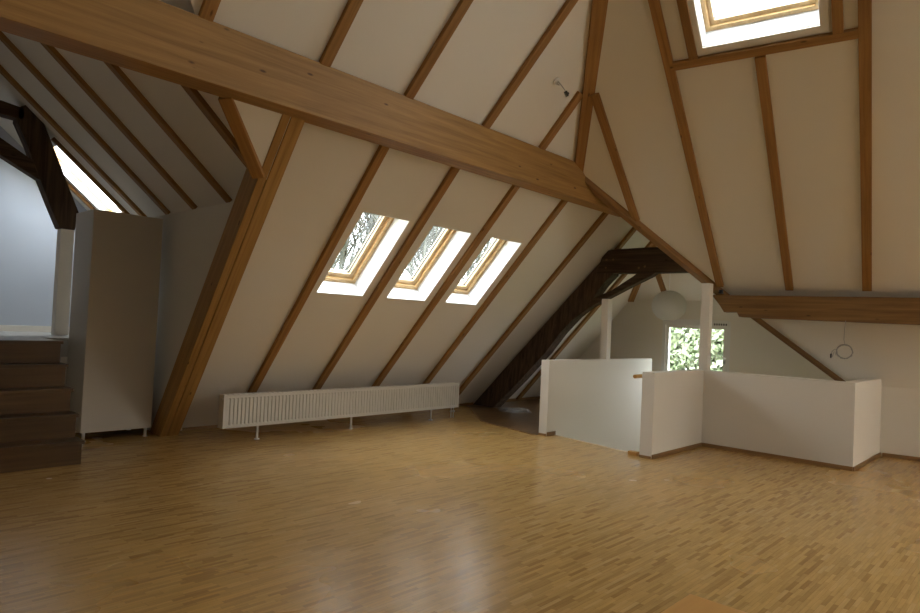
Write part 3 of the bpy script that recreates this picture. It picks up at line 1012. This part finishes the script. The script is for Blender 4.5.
# ------------------------------------------------------------------ coil of wire under the right purlin
cp = duz(9.6, 0.47, 1.73)
cl = empty('cable_coil', cp)
tag(cl, 'thin coil of grey cable hanging from the right purlin', 'cable')
Wd = W.copy()
bm = bmesh.new()
tube_into(bm, [V((0, 0, 0.03)), Wd * 0.008 + V((0, 0, -0.1)), Wd * 0.012 + V((0, 0, -0.21)), Wd * 0.0 + V((0, 0, -0.27))], 0.004, 6)
from_bm('hanging_lead', bm, M_WIRE, cl)
bm = bmesh.new()
rnd = random.Random(5)
pts = []
for k in range(150):
    a = k * 2 * math.pi / 30
    r_ = 0.088 + rnd.uniform(-0.008, 0.008)
    pts.append(Wd * (r_ * math.sin(a)) + V((0, 0, -0.365 + r_ * math.cos(a))) - U * (0.003 * k / 15 + rnd.uniform(0, 0.012)))
tube_into(bm, pts, 0.0042, 6)
from_bm('loops', bm, M_WIRE, cl)
bm = bmesh.new()
tube_into(bm, [Wd * 0.085 + V((0, 0, -0.35)), Wd * 0.11 + V((0, 0, -0.34)), Wd * 0.14 + V((0, 0, -0.37)), Wd * 0.15 + V((0, 0, -0.43))], 0.004, 6)
tube_into(bm, [Wd * 0.09 + V((0, 0, -0.42)), Wd * 0.115 + V((0, 0, -0.37)), Wd * 0.135 + V((0, 0, -0.44))], 0.004, 6)
from_bm('loose_end', bm, M_WIRE, cl)
bm = bmesh.new(); cyl_into(bm, Wd * 0.15 + V((0, 0, -0.40)), Wd * 0.152 + V((0, 0, -0.455)), 0.011, 0.009, 10); from_bm('plug', bm, M_BLACK, cl)

# ------------------------------------------------------------------ crumpled plastic sheet on the dark floor
bm = bmesh.new()
rnd = random.Random(3)
nx, ny = 22, 14
grid = [[None] * ny for _ in range(nx)]
for i in range(nx):
    for j in range(ny):
        u_, v_ = i / (nx - 1) - 0.5, j / (ny - 1) - 0.5
        ed = 1 - max(abs(u_), abs(v_)) * 2
        zz = 0.008 + ed * 0.03 + abs(math.sin(u_ * 17 + v_ * 9)) * 0.014 + rnd.uniform(0, 0.010)
        grid[i][j] = bm.verts.new((u_ * 0.52 + 0.03 * math.sin(v_ * 8), v_ * 0.42 + 0.03 * math.sin(u_ * 9), zz if ed > 0.01 else 0.001))
for i in range(nx - 1):
    for j in range(ny - 1):
        bm.faces.new((grid[i][j], grid[i + 1][j], grid[i + 1][j + 1], grid[i][j + 1]))
sh = from_bm('plastic_sheet', bm, M_BAGP)
sh.location = (9.02, 7.05, 0.006); sh.rotation_euler = (0, 0, R(-40))
tag(sh, 'crumpled white plastic sheet lying on the dark floor near the truss foot', 'sheet')

# ------------------------------------------------------------------ low wooden box at the bottom edge
wb = empty('wooden_platform', (3.0, 0.9, 0))
tag(wb, 'orange plywood platform on the parquet at the bottom edge of the view', 'platform')
bm = bmesh.new(); box_into(bm, (-0.55, -0.65, 0.0), (0.585, 0.6, 0.018)); from_bm('base', bm, M_BOX, wb)
bm = bmesh.new(); box_into(bm, (-0.57, -0.67, 0.018), (0.6, 0.61, 0.045), 0.003); from_bm('top', bm, M_BOX, wb)

# ------------------------------------------------------------------ outdoors: garden, bare trees, ivy
struct(prism('ground', [V((-60, -60, -5)), V((80, -60, -5)), V((80, 80, -5)), V((-60, 80, -5))], (0, 0, -0.3), M_GRASS))


def bare_tree(loc, h, seed, label):
    rnd = random.Random(seed)
    root = empty('bare_tree', loc)
    tag(root, label, 'tree', 'bare trees outside the skylights')
    tb, bb = bmesh.new(), bmesh.new()

    def seg(bm, p, q, r0, r1, n):
        d = (q - p).normalized()
        x = d.orthogonal().normalized(); y = d.cross(x)
        a = [bm.verts.new(p + (x * math.cos(2 * math.pi * k / n) + y * math.sin(2 * math.pi * k / n)) * r0) for k in range(n)]
        b = [bm.verts.new(q + (x * math.cos(2 * math.pi * k / n) + y * math.sin(2 * math.pi * k / n)) * r1) for k in range(n)]
        for k in range(n):
            bm.faces.new((a[k], a[(k + 1) % n], b[(k + 1) % n], b[k]))

    def grow(p, d, l, r, depth):
        steps = 3
        for i in range(steps):
            d2 = (d + V((rnd.uniform(-.22, .22), rnd.uniform(-.22, .22), rnd.uniform(-.1, .2)))).normalized()
            q = p + d2 * l / steps
            seg(tb if depth == 0 else bb, p, q, r * (1 - 0.25 * i / steps), r * (1 - 0.25 * (i + 1) / steps), 8 if depth == 0 else 4 if depth < 3 else 3)
            if depth < 5 and (i > 0 or depth > 0):
                for _ in range(2):
                    ax = V((rnd.uniform(-1, 1), rnd.uniform(-1, 1), rnd.uniform(-.2, .9)))
                    grow(q, (d2 * 0.7 + ax * 0.8).normalized(), l * rnd.uniform(.5, .72), max(r * 0.5, 0.011), depth + 1)
            p, d = q, d2
    grow(V((0, 0, 0)), V((0, 0, 1)), h * 0.5, h * 0.010, 0)
    from_bm('trunk', tb, M_BARK, root)
    from_bm('branches', bb, M_BARK, root)


for tx, ty, sd in ((11.6, 18.2, 11), (15.9, 17.4, 23), (19.0, 18.8, 37), (13.7, 20.5, 41), (22.4, 18.4, 53), (17.6, 21.5, 67)):
    bare_tree((tx, ty, -5), 16, sd, 'bare grey winter tree outside the three small skylights')

iv = empty('ivy_tree', (17.0, 6.6, -5))
tag(iv, 'ivy covered tree with green leaves outside the gable window', 'tree')
bm = bmesh.new()
cyl_into(bm, (0, 0, 0), (0.2, 0, 7), 0.35, 0.15, 12)
cyl_into(bm, (-0.5, -1.4, 0), (-0.3, -1.2, 7), 0.18, 0.08, 10)
cyl_into(bm, (0.3, 1.3, 0), (0.2, 1.5, 7), 0.2, 0.08, 10)
from_bm('trunk', bm, M_BARK, iv)
bm = bmesh.new()
rnd = random.Random(8)
for k in range(14000):
    a = rnd.uniform(0, 2 * math.pi); rr_ = math.sqrt(rnd.random())
    c = V((1.1 * rr_ * math.cos(a), 2.7 * rr_ * math.sin(a), rnd.uniform(4.6, 7.3)))
    d = V((rnd.uniform(-1, 1), rnd.uniform(-1, 1), rnd.uniform(-1, 1))).normalized()
    x = d.orthogonal().normalized() * rnd.uniform(.05, .11); y = d.cross(x)
    tip = d.cross(y).normalized()
    vs = [bm.verts.new(c - y), bm.verts.new(c + x * 0.7), bm.verts.new(c + y * 1.2), bm.verts.new(c - x * 0.7)]
    bm.faces.new(vs)
from_bm('foliage', bm, M_LEAF, iv)
